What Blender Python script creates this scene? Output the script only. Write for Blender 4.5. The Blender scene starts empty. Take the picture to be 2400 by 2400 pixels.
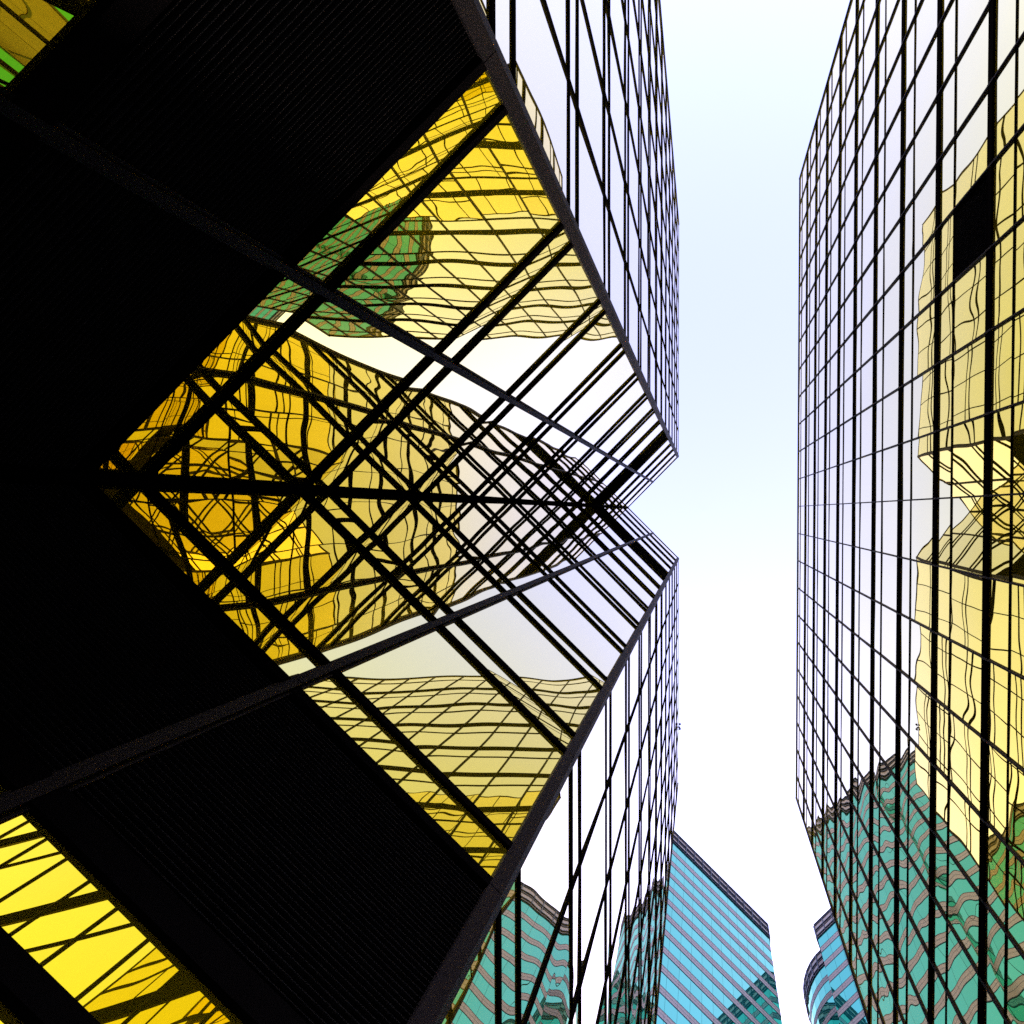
import bpy, bmesh, math, random
from mathutils import Vector, Matrix

random.seed(7)
S = bpy.context.scene
COL = S.collection

# ------------------------------------------------------------------ camera
EYE = 1.6                      # eye height above the paving
F_PX, VX, VY, TILT, ROLL = 1600.0, 1649.0, 1199.0, 0.020, 0.0030   # in pixels of a 2400 px frame
cam_d = bpy.data.cameras.new('camera')
cam_d.sensor_width = 36.0
cam_d.lens = 36.0 * F_PX / 2400.0
cam_d.clip_start, cam_d.clip_end = 0.05, 5000.0
YC = VY + F_PX * math.tan(TILT)
cam_d.shift_x = -(VX - 1200.0) / 2400.0
cam_d.shift_y = (YC - 1200.0) / 2400.0
cam = bpy.data.objects.new('camera', cam_d)
COL.objects.link(cam)
cam.matrix_world = (Matrix.Translation((0, 0, EYE)) @ Matrix.Rotation(math.pi - TILT, 4, 'X')
                    @ Matrix.Rotation(ROLL, 4, 'Z'))
S.camera = cam

# ------------------------------------------------------------------ sky, sun, exposure
SUN_EL, SUN_AZ = math.radians(24.0), math.radians(8.0)     # azimuth from +Y towards +X
W = bpy.data.worlds.new('World')
S.world = W
W.use_nodes = True
wn, wl = W.node_tree.nodes, W.node_tree.links
wn.clear()
sky = wn.new('ShaderNodeTexSky')
sky.sky_type = 'NISHITA'
sky.sun_disc = False
sky.sun_elevation = SUN_EL
sky.sun_rotation = SUN_AZ
sky.altitude = 0.0
sky.air_density = 1.0
sky.dust_density = 0.4
sky.ozone_density = 1.0
bg = wn.new('ShaderNodeBackground')
bg.inputs['Strength'].default_value = 0.15
wo = wn.new('ShaderNodeOutputWorld')
hz = wn.new('ShaderNodeVectorMath')               # white balance of the daylight
hz.operation = 'MULTIPLY'
hz.inputs[1].default_value = (1.28, 0.87, 0.94)
wl.new(sky.outputs['Color'], hz.inputs[0])
wl.new(hz.outputs['Vector'], bg.inputs['Color'])
wl.new(bg.outputs['Background'], wo.inputs['Surface'])

sun_d = bpy.data.lights.new('sun', 'SUN')
sun_d.energy = 0.7
sun_d.angle = math.radians(12.0)
sun_d.color = (1.0, 0.95, 0.88)
sun = bpy.data.objects.new('sun', sun_d)
COL.objects.link(sun)
to_sun = Vector((math.sin(SUN_AZ) * math.cos(SUN_EL), math.cos(SUN_AZ) * math.cos(SUN_EL), math.sin(SUN_EL)))
sun.rotation_euler = (-to_sun).to_track_quat('-Z', 'Y').to_euler()
sun.location = (0, 60, 200)

S.view_settings.view_transform = 'Standard'
S.view_settings.look = 'None'
S.view_settings.gamma = 1.0
S.view_settings.use_curve_mapping = False
S.view_settings.exposure = 2.9

S.render.engine = 'CYCLES'
cy = S.cycles
cy.max_bounces = 12
cy.glossy_bounces = 12
cy.diffuse_bounces = 1
cy.caustics_reflective = False
cy.caustics_refractive = False
cy.blur_glossy = 0.0
cy.use_denoising = False
cy.sample_clamp_indirect = 2.0

# ------------------------------------------------------------------ materials
def new_mat(name):
    m = bpy.data.materials.new(name)
    m.use_nodes = True
    nt = m.node_tree
    return m, nt, nt.nodes['Principled BSDF']

def nd(nt, kind, **kw):
    n = nt.nodes.new(kind)
    for k, v in kw.items():
        setattr(n, k, v)
    return n

def mth(nt, op, a, b=None):
    n = nd(nt, 'ShaderNodeMath', operation=op)
    for i, v in enumerate((a, b)):
        if v is None:
            continue
        if isinstance(v, (int, float)):
            n.inputs[i].default_value = v
        else:
            nt.links.new(v, n.inputs[i])
    return n.outputs[0]

def mirror_glass(name, base, edge, bow, wave, wave_scale, vary=0.05, power=3.0, body=(0.0, 0.03, 0.03)):
    """Coated reflective glazing: every pane bows a little and carries slow waves of its own."""
    m, nt, b = new_mat(name)
    L = nt.links
    oi = nd(nt, 'ShaderNodeObjectInfo')
    at = nd(nt, 'ShaderNodeAttribute', attribute_name='rnd')
    rnd = mth(nt, 'FRACT', mth(nt, 'ADD', oi.outputs['Random'], at.outputs['Fac']))
    uv = nd(nt, 'ShaderNodeUVMap', uv_map='pane')
    sp = nd(nt, 'ShaderNodeSeparateXYZ')
    L.new(uv.outputs['UV'], sp.inputs[0])
    def hump(o):
        c = mth(nt, 'SUBTRACT', mth(nt, 'MULTIPLY', o, 2.0), 1.0)
        return mth(nt, 'SUBTRACT', 1.0, mth(nt, 'MULTIPLY', c, c))
    pil = mth(nt, 'ADD', hump(sp.outputs['X']), mth(nt, 'MULTIPLY', hump(sp.outputs['Y']), 0.8))
    amp = mth(nt, 'MULTIPLY', mth(nt, 'SUBTRACT', rnd, 0.42), bow)
    pil = mth(nt, 'MULTIPLY', pil, amp)
    geo = nd(nt, 'ShaderNodeNewGeometry')
    mp = nd(nt, 'ShaderNodeMapping')
    mp.inputs['Scale'].default_value = (1.0, 1.0, 0.55)
    L.new(geo.outputs['Position'], mp.inputs['Vector'])
    noi = nd(nt, 'ShaderNodeTexNoise')
    noi.inputs['Scale'].default_value = wave_scale
    noi.inputs['Detail'].default_value = 0.0
    noi.inputs['Roughness'].default_value = 0.4
    of = nd(nt, 'ShaderNodeVectorMath', operation='ADD')
    L.new(mp.outputs['Vector'], of.inputs[0])
    L.new(mth(nt, 'MULTIPLY', rnd, 137.0), of.inputs[1])
    L.new(of.outputs['Vector'], noi.inputs['Vector'])
    h = mth(nt, 'ADD', pil, mth(nt, 'MULTIPLY', noi.outputs['Fac'], wave))
    bp = nd(nt, 'ShaderNodeBump')
    bp.inputs['Strength'].default_value = 1.0
    bp.inputs['Distance'].default_value = 1.0
    L.new(h, bp.inputs['Height'])
    # slight differences in coating from pane to pane, faint dust streaks
    st = nd(nt, 'ShaderNodeTexNoise')
    ms = nd(nt, 'ShaderNodeMapping')
    ms.inputs['Scale'].default_value = (6.0, 6.0, 0.5)
    L.new(geo.outputs['Position'], ms.inputs['Vector'])
    L.new(ms.outputs['Vector'], st.inputs['Vector'])
    st.inputs['Scale'].default_value = 1.0
    st.inputs['Detail'].default_value = 1.0
    k = mth(nt, 'ADD', mth(nt, 'MULTIPLY', rnd, vary), mth(nt, 'MULTIPLY', st.outputs['Fac'], 0.05))
    k = mth(nt, 'SUBTRACT', 1.025 + vary * 0.5, k)
    mx = nd(nt, 'ShaderNodeVectorMath', operation='SCALE')
    mx.inputs[0].default_value = base
    L.new(k, mx.inputs['Scale'])
    # reflectance of the coating rises to a pale edge colour at glancing angles
    lw = nd(nt, 'ShaderNodeLayerWeight')
    lw.inputs['Blend'].default_value = 0.5
    L.new(bp.outputs['Normal'], lw.inputs['Normal'])
    fr = mth(nt, 'POWER', lw.outputs['Facing'], power)
    mc = nd(nt, 'ShaderNodeMix', data_type='RGBA')
    L.new(fr, mc.inputs['Factor'])
    L.new(mx.outputs['Vector'], mc.inputs[6])
    mc.inputs[7].default_value = (*edge, 1.0)
    gl = nd(nt, 'ShaderNodeBsdfGlossy', distribution='GGX')
    gl.inputs['Roughness'].default_value = 0.0
    L.new(mc.outputs[2], gl.inputs['Color'])
    L.new(bp.outputs['Normal'], gl.inputs['Normal'])
    df = nd(nt, 'ShaderNodeBsdfDiffuse')              # faint body colour of the tinted, dusty glass
    df.inputs['Color'].default_value = (*body, 1.0)
    ad = nd(nt, 'ShaderNodeAddShader')
    L.new(gl.outputs['BSDF'], ad.inputs[0])
    L.new(df.outputs['BSDF'], ad.inputs[1])
    L.new(ad.outputs['Shader'], nt.nodes['Material Output'].inputs['Surface'])
    nt.nodes.remove(b)
    return m

def plain(name, col, rough, metal=0.0, spec=0.5, grain=0.0, scale=8.0):
    m, nt, b = new_mat(name)
    b.inputs['Roughness'].default_value = rough
    b.inputs['Metallic'].default_value = metal
    b.inputs['Specular IOR Level'].default_value = spec
    if grain:
        geo = nd(nt, 'ShaderNodeNewGeometry')
        noi = nd(nt, 'ShaderNodeTexNoise')
        noi.inputs['Scale'].default_value = scale
        noi.inputs['Detail'].default_value = 5.0
        nt.links.new(geo.outputs['Position'], noi.inputs['Vector'])
        f = mth(nt, 'ADD', mth(nt, 'MULTIPLY', noi.outputs['Fac'], 2 * grain), 1.0 - grain)
        mx = nd(nt, 'ShaderNodeVectorMath', operation='SCALE')
        mx.inputs[0].default_value = col
        nt.links.new(f, mx.inputs['Scale'])
        nt.links.new(mx.outputs['Vector'], b.inputs['Base Color'])
        r = mth(nt, 'ADD', mth(nt, 'MULTIPLY', noi.outputs['Fac'], 0.2), rough - 0.1)
        nt.links.new(r, b.inputs['Roughness'])
    else:
        b.inputs['Base Color'].default_value = (*col, 1.0)
    return m

GOLD = mirror_glass('gold_glass', (0.87, 0.72, 0.0), (0.99, 0.94, 0.97), 0.008, 0.0085, 0.9, 0.09, 2.2, (0.10, 0.08, 0.0))
TEAL = mirror_glass('turquoise_glass', (0.09, 0.45, 0.34), (0.62, 0.80, 0.48), 0.002, 0.001, 0.8, 0.10, 3.5)
BLACK = plain('black_anodised_metal', (0.0060, 0.0052, 0.0052), 0.5, 0.0, 0.0, 0.2, 4.0)
DARKM = plain('dark_bronze_metal', (0.030, 0.025, 0.025), 0.50, 0.0, 0.012, 0.16, 3.0)
LOUV = plain('black_louvre_metal', (0.030, 0.030, 0.030), 0.45, 0.0, 0.0, 0.3, 5.0)
CORE = plain('black_void', (0.001, 0.001, 0.001), 0.9, 0.0, 0.02)
SPAN = plain('grey_spandrel_cladding', (0.17, 0.16, 0.16), 0.45, 0.0, 0.4, 0.12, 3.0)
NAVY = plain('dark_blue_trim', (0.02, 0.03, 0.05), 0.4, 0.0, 0.5)
ROOF = plain('roof_felt', (0.12, 0.12, 0.12), 0.9, 0.0, 0.3, 0.2, 1.0)

# ------------------------------------------------------------------ helpers
def tag(o, label=None, cat=None, group=None, kind=None):
    for k, v in (('label', label), ('category', cat), ('group', group), ('kind', kind)):
        if v:
            o[k] = v
    return o

def thing(name, label, cat, loc=(0, 0, 0), group=None):
    o = bpy.data.objects.new(name, None)
    o.empty_display_size = 0.5
    COL.objects.link(o)
    o.location = loc
    tag(o, label, cat, group)
    return o

class MB:
    def __init__(s):
        s.v, s.f = [], []
    def quadbox(s, pts8):
        i = len(s.v)
        s.v += [tuple(p) for p in pts8]
        s.f += [(i, i+3, i+2, i+1), (i+4, i+5, i+6, i+7), (i, i+1, i+5, i+4), (i+1, i+2, i+6, i+5),
                (i+2, i+3, i+7, i+6), (i+3, i, i+4, i+7)]
    def box(s, x0, x1, y0, y1, z0, z1):
        s.quadbox([(x0, y0, z0), (x1, y0, z0), (x1, y1, z0), (x0, y1, z0),
                   (x0, y0, z1), (x1, y0, z1), (x1, y1, z1), (x0, y1, z1)])
    def prism(s, poly, z0, z1):
        i, n = len(s.v), len(poly)
        s.v += [(x, y, z0) for x, y in poly] + [(x, y, z1) for x, y in poly]
        s.f.append(tuple(i + k for k in reversed(range(n))))
        s.f.append(tuple(i + n + k for k in range(n)))
        for k in range(n):
            j = (k + 1) % n
            s.f.append((i + k, i + j, i + n + j, i + n + k))
    def mesh(s, name, mat):
        me = bpy.data.meshes.new(name)
        me.from_pydata(s.v, [], s.f)
        me.materials.append(mat)
        bm = bmesh.new(); bm.from_mesh(me)
        bmesh.ops.recalc_face_normals(bm, faces=bm.faces)
        bm.to_mesh(me); bm.free()
        return me
    def obj(s, name, mat, parent=None):
        return link(name, s.mesh(name, mat), parent)

def link(name, me, parent=None, mw=None):
    o = bpy.data.objects.new(name, me)
    COL.objects.link(o)
    if parent:
        o.parent = parent
    if mw is not None:
        o.matrix_basis = mw
    return o

def frame(P, n, z):
    """Matrix whose X runs along a wall, Y out of it, Z up; P on the wall (2D), n its normal (2D)."""
    n = Vector((n[0], n[1], 0)).normalized()
    d = Vector((n.y, -n.x, 0))
    m = Matrix((( d.x, n.x, 0, P[0]), (d.y, n.y, 0, P[1]), (0, 0, 1, z), (0, 0, 0, 1)))
    return m

def project(p):
    x, y, z = p[0], p[1], p[2] - EYE
    dep = y * math.sin(TILT) + z * math.cos(TILT)
    if dep <= 0.2:
        return None
    yy = y * math.cos(TILT) - z * math.sin(TILT)
    return VX + F_PX * x / dep, YC + F_PX * yy / dep

_pane_mesh = {}
def pane_mesh(w, h, mat, name):
    key = (round(w, 3), round(h, 3), mat.name, name)
    if key not in _pane_mesh:
        mb = MB()
        mb.box(-w/2, w/2, -0.02, 0.0, -h/2, h/2)
        me = mb.mesh(name, mat)
        uv = me.uv_layers.new(name='pane')
        for lp in me.loops:
            c = me.vertices[lp.vertex_index].co
            uv.data[lp.index].uv = (c.x / w + 0.5, c.z / h + 0.5)
        _pane_mesh[key] = me
    return _pane_mesh[key]

class Cladding:
    """Collects the glass panes or cladding panels of one building; the largest in view become parts."""
    def __init__(s, parent, name, rest, mat, limit=300, jit=0.0012):
        s.parent, s.name, s.rest, s.mat, s.limit, s.jit, s.items = parent, name, rest, mat, limit, jit, []
    def add(s, P, n, z, w, h, proud=0.0):
        n = Vector((n[0], n[1])).normalized()
        m = frame((P[0] + n.x * proud, P[1] + n.y * proud), n, z)
        m = m @ Matrix.Rotation(random.gauss(0, s.jit), 4, 'X') @ Matrix.Rotation(random.gauss(0, s.jit), 4, 'Z')
        q = [project(m @ Vector((a * w / 2, 0, b * h / 2))) for a, b in ((-1, -1), (1, -1), (1, 1), (-1, 1))]
        area = 0.0
        if all(q):
            cx = sum(a[0] for a in q) / 4; cyy = sum(a[1] for a in q) / 4
            area = abs(sum(q[i][0] * q[(i+1) % 4][1] - q[(i+1) % 4][0] * q[i][1] for i in range(4))) / 2
            if not (-40 < cx < 2440 and -40 < cyy < 2440):
                area = 0.001 / (1 + m.translation.length)
        s.items.append((area, m, w, h))
    def finish(s):
        s.items.sort(key=lambda t: -t[0])
        for area, m, w, h in s.items[:s.limit]:
            link(s.name, pane_mesh(w, h, s.mat, s.name), s.parent, m)
        rest = s.items[s.limit:]
        if rest:
            v, f, uvs, rn = [], [], [], []
            for _, m, w, h in rest:
                i = len(v); r = random.random()
                cs = [(-1, 0, -1), (1, 0, -1), (1, 0, 1), (-1, 0, 1), (-1, -1, -1), (1, -1, -1), (1, -1, 1), (-1, -1, 1)]
                v += [tuple(m @ Vector((a * w / 2, b * 0.02, c * h / 2))) for a, b, c in cs]
                rn += [r] * 8
                for q in ((3, 2, 1, 0), (4, 5, 6, 7), (0, 1, 5, 4), (1, 2, 6, 5), (2, 3, 7, 6), (3, 0, 4, 7)):
                    f.append(tuple(i + k for k in q))
                    uvs += [((cs[k][0] + 1) / 2, (cs[k][2] + 1) / 2) for k in q]
            me = bpy.data.meshes.new(s.rest)
            me.from_pydata(v, [], f)
            me.materials.append(s.mat)
            uv = me.uv_layers.new(name='pane')
            for lp, t in zip(uv.data, uvs):
                lp.uv = t
            a = me.attributes.new('rnd', 'FLOAT', 'POINT')
            a.data.foreach_set('value', rn)
            tag(link(s.rest, me, s.parent), kind='stuff')

def bar(mb, m, x0, x1, y0, y1, z0, z1):
    mb.quadbox([m @ Vector(p) for p in ((x0, y0, z0), (x1, y0, z0), (x1, y1, z0), (x0, y1, z0),
                                        (x0, y0, z1), (x1, y0, z1), (x1, y1, z1), (x0, y1, z1))])

def bar_obj(name, parent, P, n, z, x0, x1, y0, y1, z0, z1, mat):
    mb = MB(); mb.box(x0, x1, y0, y1, z0, z1)
    return link(name, mb.mesh(name, mat), parent, frame(P, n, z))

def along(A, B):
    d = Vector((B[0] - A[0], B[1] - A[1]))
    L = d.length
    d /= L
    return d, L, Vector((-d.y, d.x))       # direction, length, outward normal (d = n turned by -90 degrees)

# ------------------------------------------------------------------ ground
def paving_mat():
    m, nt, b = new_mat('granite_paving')
    geo = nd(nt, 'ShaderNodeNewGeometry')
    br = nd(nt, 'ShaderNodeTexBrick')
    br.inputs['Scale'].default_value = 1.0
    br.inputs['Brick Width'].default_value = 0.6
    br.inputs['Row Height'].default_value = 0.6
    br.inputs['Mortar Size'].default_value = 0.006
    br.inputs['Color1'].default_value = (0.22, 0.21, 0.20, 1)
    br.inputs['Color2'].default_value = (0.28, 0.27, 0.25, 1)
    br.inputs['Mortar'].default_value = (0.10, 0.10, 0.09, 1)
    nt.links.new(geo.outputs['Position'], br.inputs['Vector'])
    nt.links.new(br.outputs['Color'], b.inputs['Base Color'])
    b.inputs['Roughness'].default_value = 0.75
    return m

mb = MB(); mb.box(-1500, 1500, -1500, 1500, -0.5, 0.0)
tag(mb.obj('ground', paving_mat()), kind='structure')

# ------------------------------------------------------------------ tower with the V-shaped recess
TOP = 50.0 + EYE
FL = 3.38
levels = [TOP - FL * k for k in range(16)]            # thick transom levels, roof downwards
levels = [z for z in levels if z > 0.3]
PAIR = 0.67

IN = (-5.56, -0.281)
CU, CL = (-1.87, -4.02), (-1.84, 3.44)
EU, EL_ = (-1.87, -20.81), (-1.84, 20.02)
BACK = -30.0

tw = thing('gold_glass_tower', 'gold mirrored glass tower with a V-shaped recess and black louvred band', 'tower', (0, 0, 0))
g1 = Cladding(tw, 'pane', 'small_panes', GOLD, 300, 0.0024)

LV0, LV1 = 3.86 + EYE, 6.02 + EYE                     # louvred band of the recess
z_open = [z for z in levels]

def rows_left(notch):
    """(z0, z1, kind) of every pane row, bottom to top."""
    out = []
    zs = sorted(levels)
    for i, z in enumerate(zs):
        top = zs[i + 1] if i + 1 < len(zs) else None
        if top is None:
            continue
        out.append((z, z + PAIR, 'glass'))
        out.append((z + PAIR, top, 'glass'))
    out.insert(0, (0.05, zs[0], 'glass'))
    if notch:
        res = []
        for a, b, k in out:
            if a >= LV1 - 0.2:
                k2 = 'dark' if abs(a - (levels[5] + PAIR)) < 0.05 else 'glass'
                res.append((a, b, k2))
        res.append((0.05, 2.2, 'glass'))
        res.append((2.2, 2.98 + EYE, 'glass'))
        res.append((3.12 + EYE, 3.66 + EYE, 'glass'))
        return sorted(res)
    return out

def hbar(name, parent, A, B, z, h, d, mat, trim=0.0):
    dd, L, n = along(A, B)
    return bar_obj(name, parent, A, n, z, trim, L - trim, -0.01, d, -h / 2, h / 2, mat)

def wall_left(A, B, ncol, notch):
    dd, L, n = along(A, B)
    w = L / ncol
    rows = rows_left(notch)
    for i in range(ncol):
        P = (A[0] + dd.x * (i + 0.5) * w, A[1] + dd.y * (i + 0.5) * w)
        for z0, z1, k in rows:
            if k == 'glass':
                g1.add(P, n, (z0 + z1) / 2, w - 0.012, z1 - z0 - 0.012)
            else:
                louvres(tw, P, n, w - 0.03, z0 + 0.06, z1 - 0.06, 0.16, back=0.012)
    # transoms
    hs, ds = (0.12, 0.042) if notch else (0.10, 0.022)
    zmin = LV1 if notch else 0
    for z in levels:
        if z >= zmin - 0.3:
            hbar('transom', tw, A, B, z if z < TOP - 0.01 else z - hs / 2, hs, ds, BLACK, 0.02)
            if z < TOP - 1:
                hbar('transom', tw, A, B, z + PAIR, hs * 0.8, ds, BLACK, 0.02)
    # mullions between the bays
    if notch:
        for i in range(1, ncol):
            P = (A[0] + dd.x * i * w, A[1] + dd.y * i * w)
            seg_post('mullion', [(-0.042, -0.015), (0.042, -0.015), (0.042, 0.06), (-0.042, 0.06)], P, n, DARKM, True)
    else:
        for i in range(1, ncol):
            P = (A[0] + dd.x * i * w, A[1] + dd.y * i * w)
            seg_post('mullion', [(-0.019, -0.012), (0.019, -0.012), (0.019, 0.032), (-0.019, 0.032)], P, n, BLACK, False)

def seg_post(name, poly, P, n, mat, flanks, parent=None):
    """An upright in storey-high lengths with open joints; profile in wall coordinates (x along, y out)."""
    mb = MB()
    zs = [0.0] + sorted(levels)
    for a, b in zip(zs, zs[1:]):
        a2 = a + 0.09 if a > 0 else a
        b2 = b + 0.09 if b < TOP - 0.01 else b + 0.03
        mb.prism(poly, a2 + 0.006, b2 - 0.006)
        mb.prism([(x * 0.9, y - 0.012 if y > 0 else y) for x, y in poly], b2 - 0.02, b2 + 0.02 if b < TOP - 0.01 else b2 - 0.01)
    if flanks:                                       # shallow side flanges
        for sgn in (-1, 1):
            x0 = 0.045 * sgn; x1 = 0.075 * sgn
            mb.box(min(x0, x1), max(x0, x1), -0.013, 0.02, 0.02, TOP - 0.05)
    return link(name, mb.mesh(name, mat), parent or tw, frame(P, n, 0.0))

_slat = {}
def louvres(parent, P, n, w, z0, z1, pitch, back=0.0, vertical=False, holder=None):
    """Black louvre field: a backing sheet and separate sloping blades."""
    b = bar_obj('louvre_panel', parent, P, n, 0, -w/2, w/2, -0.16, -0.14, z0, z1, CORE)
    cnt = int((z1 - z0) / pitch)
    key = (round(w, 3), round(pitch, 3))
    if key not in _slat:
        mb = MB()
        d = pitch * 0.62
        mb.quadbox([(-w/2, -0.12, 0.0), (w/2, -0.12, 0.0), (w/2, 0.0, -d), (-w/2, 0.0, -d),
                    (-w/2, -0.12, 0.006), (w/2, -0.12, 0.006), (w/2, 0.004, -d + 0.004), (-w/2, 0.004, -d + 0.004)])
        _slat[key] = mb.mesh('louvre_slat', LOUV)
    for i in range(cnt):
        o = link('louvre_slat', _slat[key], b, Matrix.Translation((0, 0, z0 + (i + 0.85) * (z1 - z0) / cnt)))
    return b

wall_left(CU, EU, 9, False)
wall_left(EL_, CL, 9, False)
wall_left(IN, CU, 2, True)
wall_left(CL, IN, 2, True)

# louvred band and its frames in the recess
for A, B in ((IN, CU), (CL, IN)):
    dd, L, n = along(A, B)
    w = L / 2
    for i in range(2):
        P = (A[0] + dd.x * (i + 0.5) * w, A[1] + dd.y * (i + 0.5) * w)
        louvres(tw, P, n, w - 0.16, LV0 + 0.01, LV1 - 0.05, 0.052)
    hbar('band_frame', tw, A, B, (3.66 + 3.86) / 2 + EYE, 0.20, 0.05, BLACK, 0.02)
    hbar('band_frame', tw, A, B, 3.05 + EYE, 0.15, 0.07, BLACK, 0.02)

# corner posts of the recess
def corner_post(C, fdir, ndir, nf, nn, fw, nw, pr):
    C = Vector(C); fdir = Vector(fdir).normalized(); ndir = Vector(ndir).normalized()
    nf = Vector(nf).normalized(); nn = Vector(nn).normalized()
    # miter point: distance pr in front of both planes
    det = nf.x * nn.y - nf.y * nn.x
    M = C + Vector((pr * nn.y - pr * nf.y, pr * nf.x - pr * nn.x)) / det
    pts = [C + fdir * fw - nf * 0.015, C + fdir * fw + nf * pr, M, C + ndir * nw + nn * pr, C + ndir * nw - nn * 0.015,
           C - (nf + nn) * 0.012]
    pts2 = [C + fdir * (fw * .9), C + fdir * (fw * .9) + nf * (pr - .01), C + (M - C) * ((pr - .01) / pr),
            C + ndir * nw * .9 + nn * (pr - .01), C + ndir * nw * .9, C - (nf + nn) * 0.01]
    mb = MB()
    zs = [0.0] + sorted(levels)
    for a, b in zip(zs, zs[1:]):
        last = b > TOP - 0.01
        a2 = a - 0.05 if a > 0 else a
        b2 = b + 0.04 if last else b - 0.05
        mb.prism([tuple(p) for p in pts], a2 + 0.006, b2 - 0.006)
        if not last:
            mb.prism([tuple(p) for p in pts2], b2 - 0.03, b2 + 0.03)
    mb.obj('corner_post', DARKM, tw)

du, Lu, nu = along(IN, CU)
dl, Ll, nl = along(CL, IN)
corner_post(CU, (0, -1), -du, (1, 0), nu, 0.08, 0.125, 0.055)
corner_post(CL, (0, 1), dl, (1, 0), nl, 0.08, 0.125, 0.055)
# inner corner post
mb = MB()
a1 = Vector(IN) + du * 0.10; a2 = Vector(IN) + du * 0.10 + nu * 0.03
b1 = Vector(IN) - dl * 0.10; b2 = Vector(IN) - dl * 0.10 + nl * 0.03
c = Vector(IN) + Vector((0.075, 0.0))
mb.prism([tuple(p) for p in (Vector(IN) - Vector((0.02, 0)), b1, b2, c, a2, a1)], 0.0, TOP + 0.03)
mb.obj('corner_post', BLACK, tw)
# free end posts
for E_, sy in ((EU, -1), (EL_, 1)):
    mb = MB(); mb.box(E_[0] - 0.08, E_[0] + 0.05, min(E_[1], E_[1] + sy * 0.06), max(E_[1], E_[1] + sy * 0.06), 0, TOP + 0.03)
    mb.obj('corner_post', DARKM, tw)

# dark interior and roof
def inset(poly, d):
    return poly
ins = 0.20
core = [(CU[0] - ins, CU[1] - 0.09), (EU[0] - ins, EU[1] + 0.1), (BACK, EU[1] + 0.1), (BACK, EL_[1] - 0.1), (EL_[0] - ins, EL_[1] - 0.1),
        (CL[0] - ins, CL[1] + 0.09), (IN[0] - ins * 1.42, IN[1])]
mb = MB(); mb.prism(core, 0.0, TOP - 0.12); mb.obj('core', CORE, tw)
mb = MB(); mb.prism(core, TOP - 0.119, TOP - 0.05); mb.obj('roof', ROOF, tw)
# gold glazing on the sides that face away from the alley
for A, B, nc in ((EU, (BACK, EU[1]), 14), ((BACK, EU[1]), (BACK, EL_[1]), 20), ((BACK, EL_[1]), EL_, 14)):
    dd, L, n = along(A, B)
    w = L / nc
    for i in range(nc):
        P = (A[0] + dd.x * (i + .5) * w, A[1] + dd.y * (i + .5) * w)
        for z0, z1, k in rows_left(False):
            g1.add(P, n, (z0 + z1) / 2, w - 0.04, z1 - z0 - 0.06, 0.0)
g1.finish()

# ------------------------------------------------------------------ slab tower across the alley
RX = 6.91
FR = 3.71
rl = [TOP - FR * k for k in range(14)]
rl = [z for z in rl if z > 0.2]
THIN = 1.28
BAY = 1.985
ycols = [-0.406 + BAY * k for k in range(-12, 11)] + [21.10]
ycols[0] = -24.15
tr = thing('gold_glass_slab_tower', 'flat fronted gold mirrored glass tower with a single black louvre panel', 'tower', (0, 0, 0))
g2 = Cladding(tr, 'pane', 'small_panes', GOLD, 300, 0.0024)
nR = (-1.0, 0.0)
zs = sorted(rl)
rowsR = [(0.05, zs[0])]
for a, b in zip(zs, zs[1:]):
    rowsR.append((a, b - THIN)); rowsR.append((b - THIN, b))
for i, (y0, y1) in enumerate(zip(ycols, ycols[1:])):
    P = (RX, (y0 + y1) / 2)
    for z0, z1 in rowsR:
        if -8.6 < y0 < -7.8 and abs(z0 - (TOP - FR * 9)) < 0.1:
            bar_obj('louvre_frame', tr, P, nR, 0, -(y1-y0)/2 + .05, -(y1-y0)/2 + .1, -.05, .03, z0 + .14, z1 - .02, BLACK)
            bar_obj('louvre_frame', tr, P, nR, 0, (y1-y0)/2 - .1, (y1-y0)/2 - .05, -.05, .03, z0 + .14, z1 - .02, BLACK)
            louvres(tr, P, nR, y1 - y0 - 0.21, z0 + 0.15, z1 - 0.03, 0.075)
            continue
        g2.add(P, nR, (z0 + z1) / 2, y1 - y0 - 0.012, z1 - z0 - 0.012)
Y0, Y1 = ycols[0], ycols[-1]
def strip(name, z, h, d, mat, fins=False):
    mb = MB()
    mb.box(0.0, Y1 - Y0, -0.01, d, -h/2, h/2)
    if fins:
        mb.box(0.0, Y1 - Y0, d, d + 0.012, h/2 - 0.03, h/2)
        mb.box(0.0, Y1 - Y0, d, d + 0.012, -h/2, -h/2 + 0.03)
    link(name, mb.mesh(name, mat), tr, frame((RX, Y0), nR, z))
for z in rl:
    if z > TOP - 0.01:
        strip('coping', z - 0.05, 0.10, 0.06, BLACK)
    else:
        strip('transom', z, 0.27, 0.048, BLACK, True)
    if z - THIN > 0.3:
        strip('transom', z - THIN, 0.045, 0.03, BLACK)
mb = MB()
mb.box(-0.021, 0.021, -0.01, 0.060, 0.0, TOP + 0.03)
for z in rl[1:]:
    mb.box(-0.026, 0.026, 0.02, 0.066, z - 0.17, z + 0.17)
    mb.box(-0.023, 0.023, 0.02, 0.062, z + 1.9, z + 1.925)
mul = mb.mesh('mullion', DARKM)
for y in ycols[1:-1]:
    link('mullion', mul, tr, frame((RX, y), nR, 0))
mb = MB(); mb.box(-0.04, 0.04, -0.06, 0.07, 0.0, TOP + 0.03)
cp = mb.mesh('corner_post', DARKM)
for y in (Y0, Y1):
    link('corner_post', cp, tr, frame((RX, y), nR, 0))
RBACK = 32.0
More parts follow.
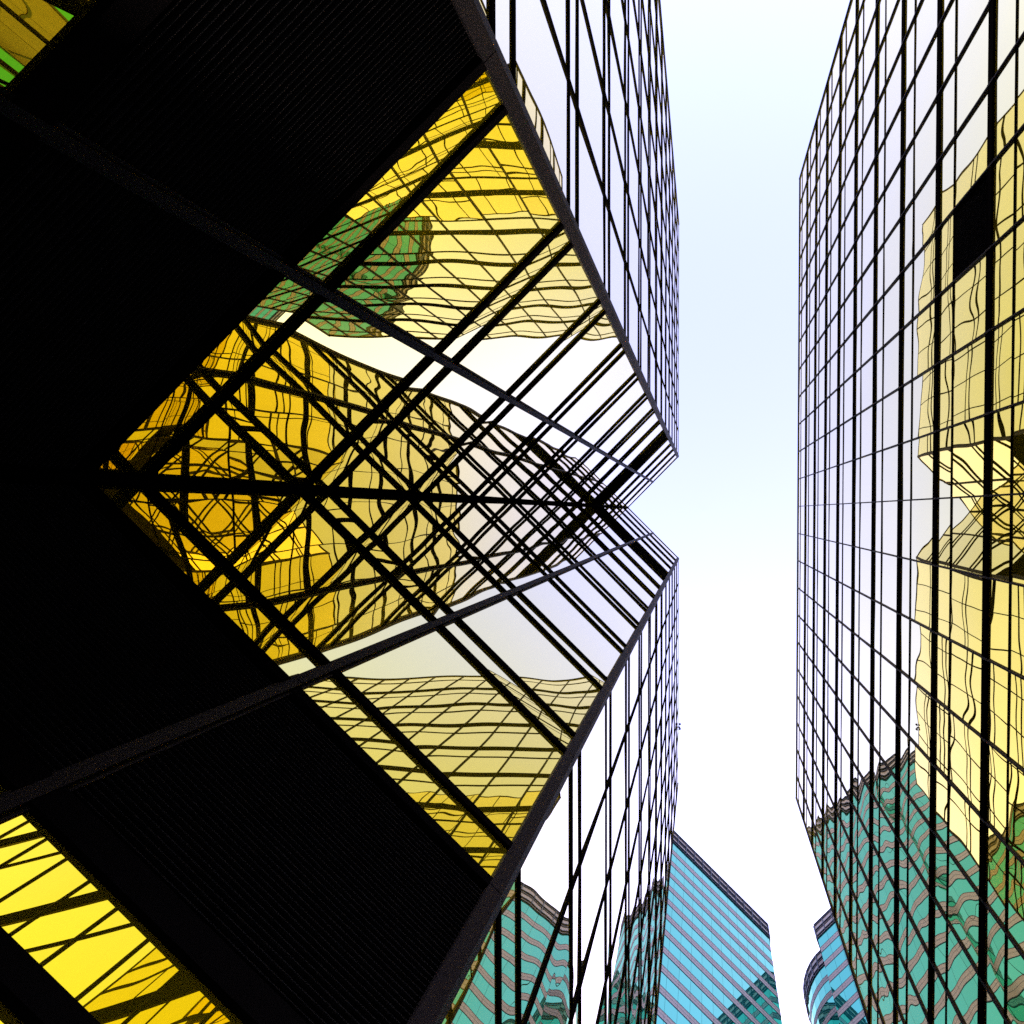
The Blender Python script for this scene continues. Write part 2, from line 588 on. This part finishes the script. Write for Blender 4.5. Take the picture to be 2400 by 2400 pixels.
mb = MB(); mb.box(RX + 0.2, RBACK, Y0 + 0.1, Y1 - 0.1, 0, TOP - 0.12); mb.obj('core', CORE, tr)
mb = MB(); mb.box(RX + 0.2, RBACK, Y0 + 0.1, Y1 - 0.1, TOP - 0.119, TOP - 0.05); mb.obj('roof', ROOF, tr)
for A, B, nc in (((RBACK, Y0), (RX, Y0), 13), ((RX, Y1), (RBACK, Y1), 13), ((RBACK, Y1), (RBACK, Y0), 23)):
    dd, L, n = along(A, B)
    w = L / nc
    for i in range(nc):
        P = (A[0] + dd.x * (i + .5) * w, A[1] + dd.y * (i + .5) * w)
        for z0, z1 in rowsR:
            g2.add(P, n, (z0 + z1) / 2, w - 0.06, z1 - z0 - 0.1)
g2.finish()

# ------------------------------------------------------------------ floodlight on the edge of the recessed tower
fl = thing('floodlight', 'small dark twin floodlight bracketed to the roof edge of the recessed gold tower', 'floodlight', (-1.84, 15.9, TOP))
mb = MB()
mb.box(-0.25, 0.16, -0.04, 0.04, 0.03, 0.09); mb.obj('bracket', BLACK, fl)
for y in (-0.26, 0.08):
    mb = MB()
    mb.prism([(0.06, y), (0.20, y + 0.03), (0.20, y + 0.12), (0.06, y + 0.15)], 0.05, 0.22)
    mb.obj('lamp_head', BLACK, fl)

# ------------------------------------------------------------------ turquoise towers beyond the end of the alley
TT = 125.0 + EYE
FT, SP, PAR = 3.8, 1.25, 3.85
BASE_ROW = TT - PAR

def turquoise(name, label, path, closing, bay):
    """path: list of straight wall runs [(A, B, columns)] clad in full; closing: plan outline of the body."""
    t = thing(name, label, 'tower', (0, 0, 0), 'turquoise towers at the end of the alley')
    gl = Cladding(t, 'pane', 'small_panes', TEAL, 300, 0.0010)
    sp = Cladding(t, 'spandrel', 'small_spandrels', SPAN, 300, 0.0)
    nfl = int(BASE_ROW / FT)
    for A, B, nc in path:
        dd, L, n = along(A, B)
        w = L / nc
        for i in range(nc):
            P = (A[0] + dd.x * (i + .5) * w, A[1] + dd.y * (i + .5) * w)
            for k in range(nfl):
                zt = BASE_ROW - k * FT
                gl.add(P, n, zt - (FT - SP) / 2, w - 0.035, FT - SP - 0.05)
                sp.add(P, n, zt - FT + SP / 2, w - 0.03, SP - 0.04, 0.02)
        # thin dark trims above and below each spandrel
        m = frame(A, n, 0)
        mbt = MB()
        for k in range(nfl):
            zt = BASE_ROW - k * FT
            if nc > 5 and k:
                mbt.obj('band_trim', NAVY, t)
                mbt = MB()
            bar(mbt, m, 0, L, -0.01, 0.05, zt - FT + SP - 0.03, zt - FT + SP + 0.04)
            bar(mbt, m, 0, L, -0.01, 0.05, zt - FT - 0.05, zt - FT + 0.02)
            bar(mbt, m, 0, L, 0.0, 0.03, zt - FT + SP * 0.5 - 0.02, zt - FT + SP * 0.5 + 0.02)
        o = mbt.obj('band_trim', NAVY, t)
        if nc <= 5:
            tag(o, kind='stuff')
        # parapet: cladding strips between dark rails, with posts
        mbp = MB(); bar(mbp, m, 0, L, -0.05, 0.04, BASE_ROW + 0.05, TT - 0.1); mbp.obj('parapet', SPAN, t)
        for j, zf in enumerate((0.0, 0.12, 0.45, 0.56, 0.90, 0.985)):
            mbr = MB(); bar(mbr, m, 0, L, 0.03, 0.30 if j % 2 else 0.18, BASE_ROW + PAR * zf, BASE_ROW + PAR * zf + 0.10)
            mbr.obj('parapet_rail', NAVY, t)
        for i in range(nc + 1):
            mbq = MB()
            bar(mbq, m, min(i * w, L - 0.08), min(i * w, L - 0.08) + 0.08, 0.04, 0.26, BASE_ROW + 0.1, TT - 0.06)
            mbq.obj('parapet_post', NAVY, t)
    gl.finish(); sp.finish()
    mb = MB(); mb.prism(closing, 0, TT - 0.4); mb.obj('core', CORE, t)
    return t

def arc(cx, cy, r, a0, a1, seg):
    return [(cx + r * math.cos(math.radians(a0 + (a1 - a0) * i / seg)), cy + r * math.sin(math.radians(a0 + (a1 - a0) * i / seg)))
            for i in range(seg + 1)]

def shrink(poly, d):
    """Offset a clockwise or anticlockwise outline inwards by about d."""
    n = len(poly)
    area = sum(poly[i][0] * poly[(i+1) % n][1] - poly[(i+1) % n][0] * poly[i][1] for i in range(n))
    sg = 1 if area > 0 else -1
    out = []
    for i in range(n):
        p0, p1, p2 = Vector(poly[i-1]), Vector(poly[i]), Vector(poly[(i+1) % n])
        e1 = (p1 - p0).normalized(); e2 = (p2 - p1).normalized()
        b = Vector((-e1.y, e1.x)) + Vector((-e2.y, e2.x))
        b = b / max(0.3, b.length_squared) * 2 * d * sg
        out.append((p1.x + b.x, p1.y + b.y))
    return out

# west block: flat diagonal front, a shadowed recess, then a rounded bay
P1, P2 = (12.0, 76.6), (-16.6, 48.0)
R1 = (-17.8, 49.2)
ca = arc(-30.2, 58.6, 15.6, -43, -150, 14)
out1 = [(12.0, 100.0), P1, P2, R1] + ca + [(-44.5, 100.0)]
runs1 = [(P1, P2, 19)]
runs1 += [(ca[i], ca[i + 1], 1) for i in range(len(ca) - 1)]
runs1 += [((12.0, 100.0), P1, 11), (P2, R1, 1), (R1, ca[0], 1)]
turquoise('turquoise_glass_tower', 'turquoise glass tower with grey bands standing behind the recessed gold tower', runs1, shrink(out1, 0.25), 2.1)

# east block: flat diagonal front and a drum at its near corner
Q1, Q2 = (52.0, 45.4), (20.75, 76.7)
da = arc(28.6, 88.4, 9.6, 229, 130, 10)
out2 = [Q1, Q2] + da + [(40.0, 104.0), (75.0, 104.0), (75.0, 68.0)]
runs2 = [(Q1, Q2, 21), (Q2, da[0], 2)]
runs2 += [(da[i], da[i + 1], 1) for i in range(len(da) - 1)]
turquoise('turquoise_glass_tower', 'turquoise glass tower with a rounded drum peeking out past the flat gold tower', runs2, shrink(out2, 0.25), 2.1)
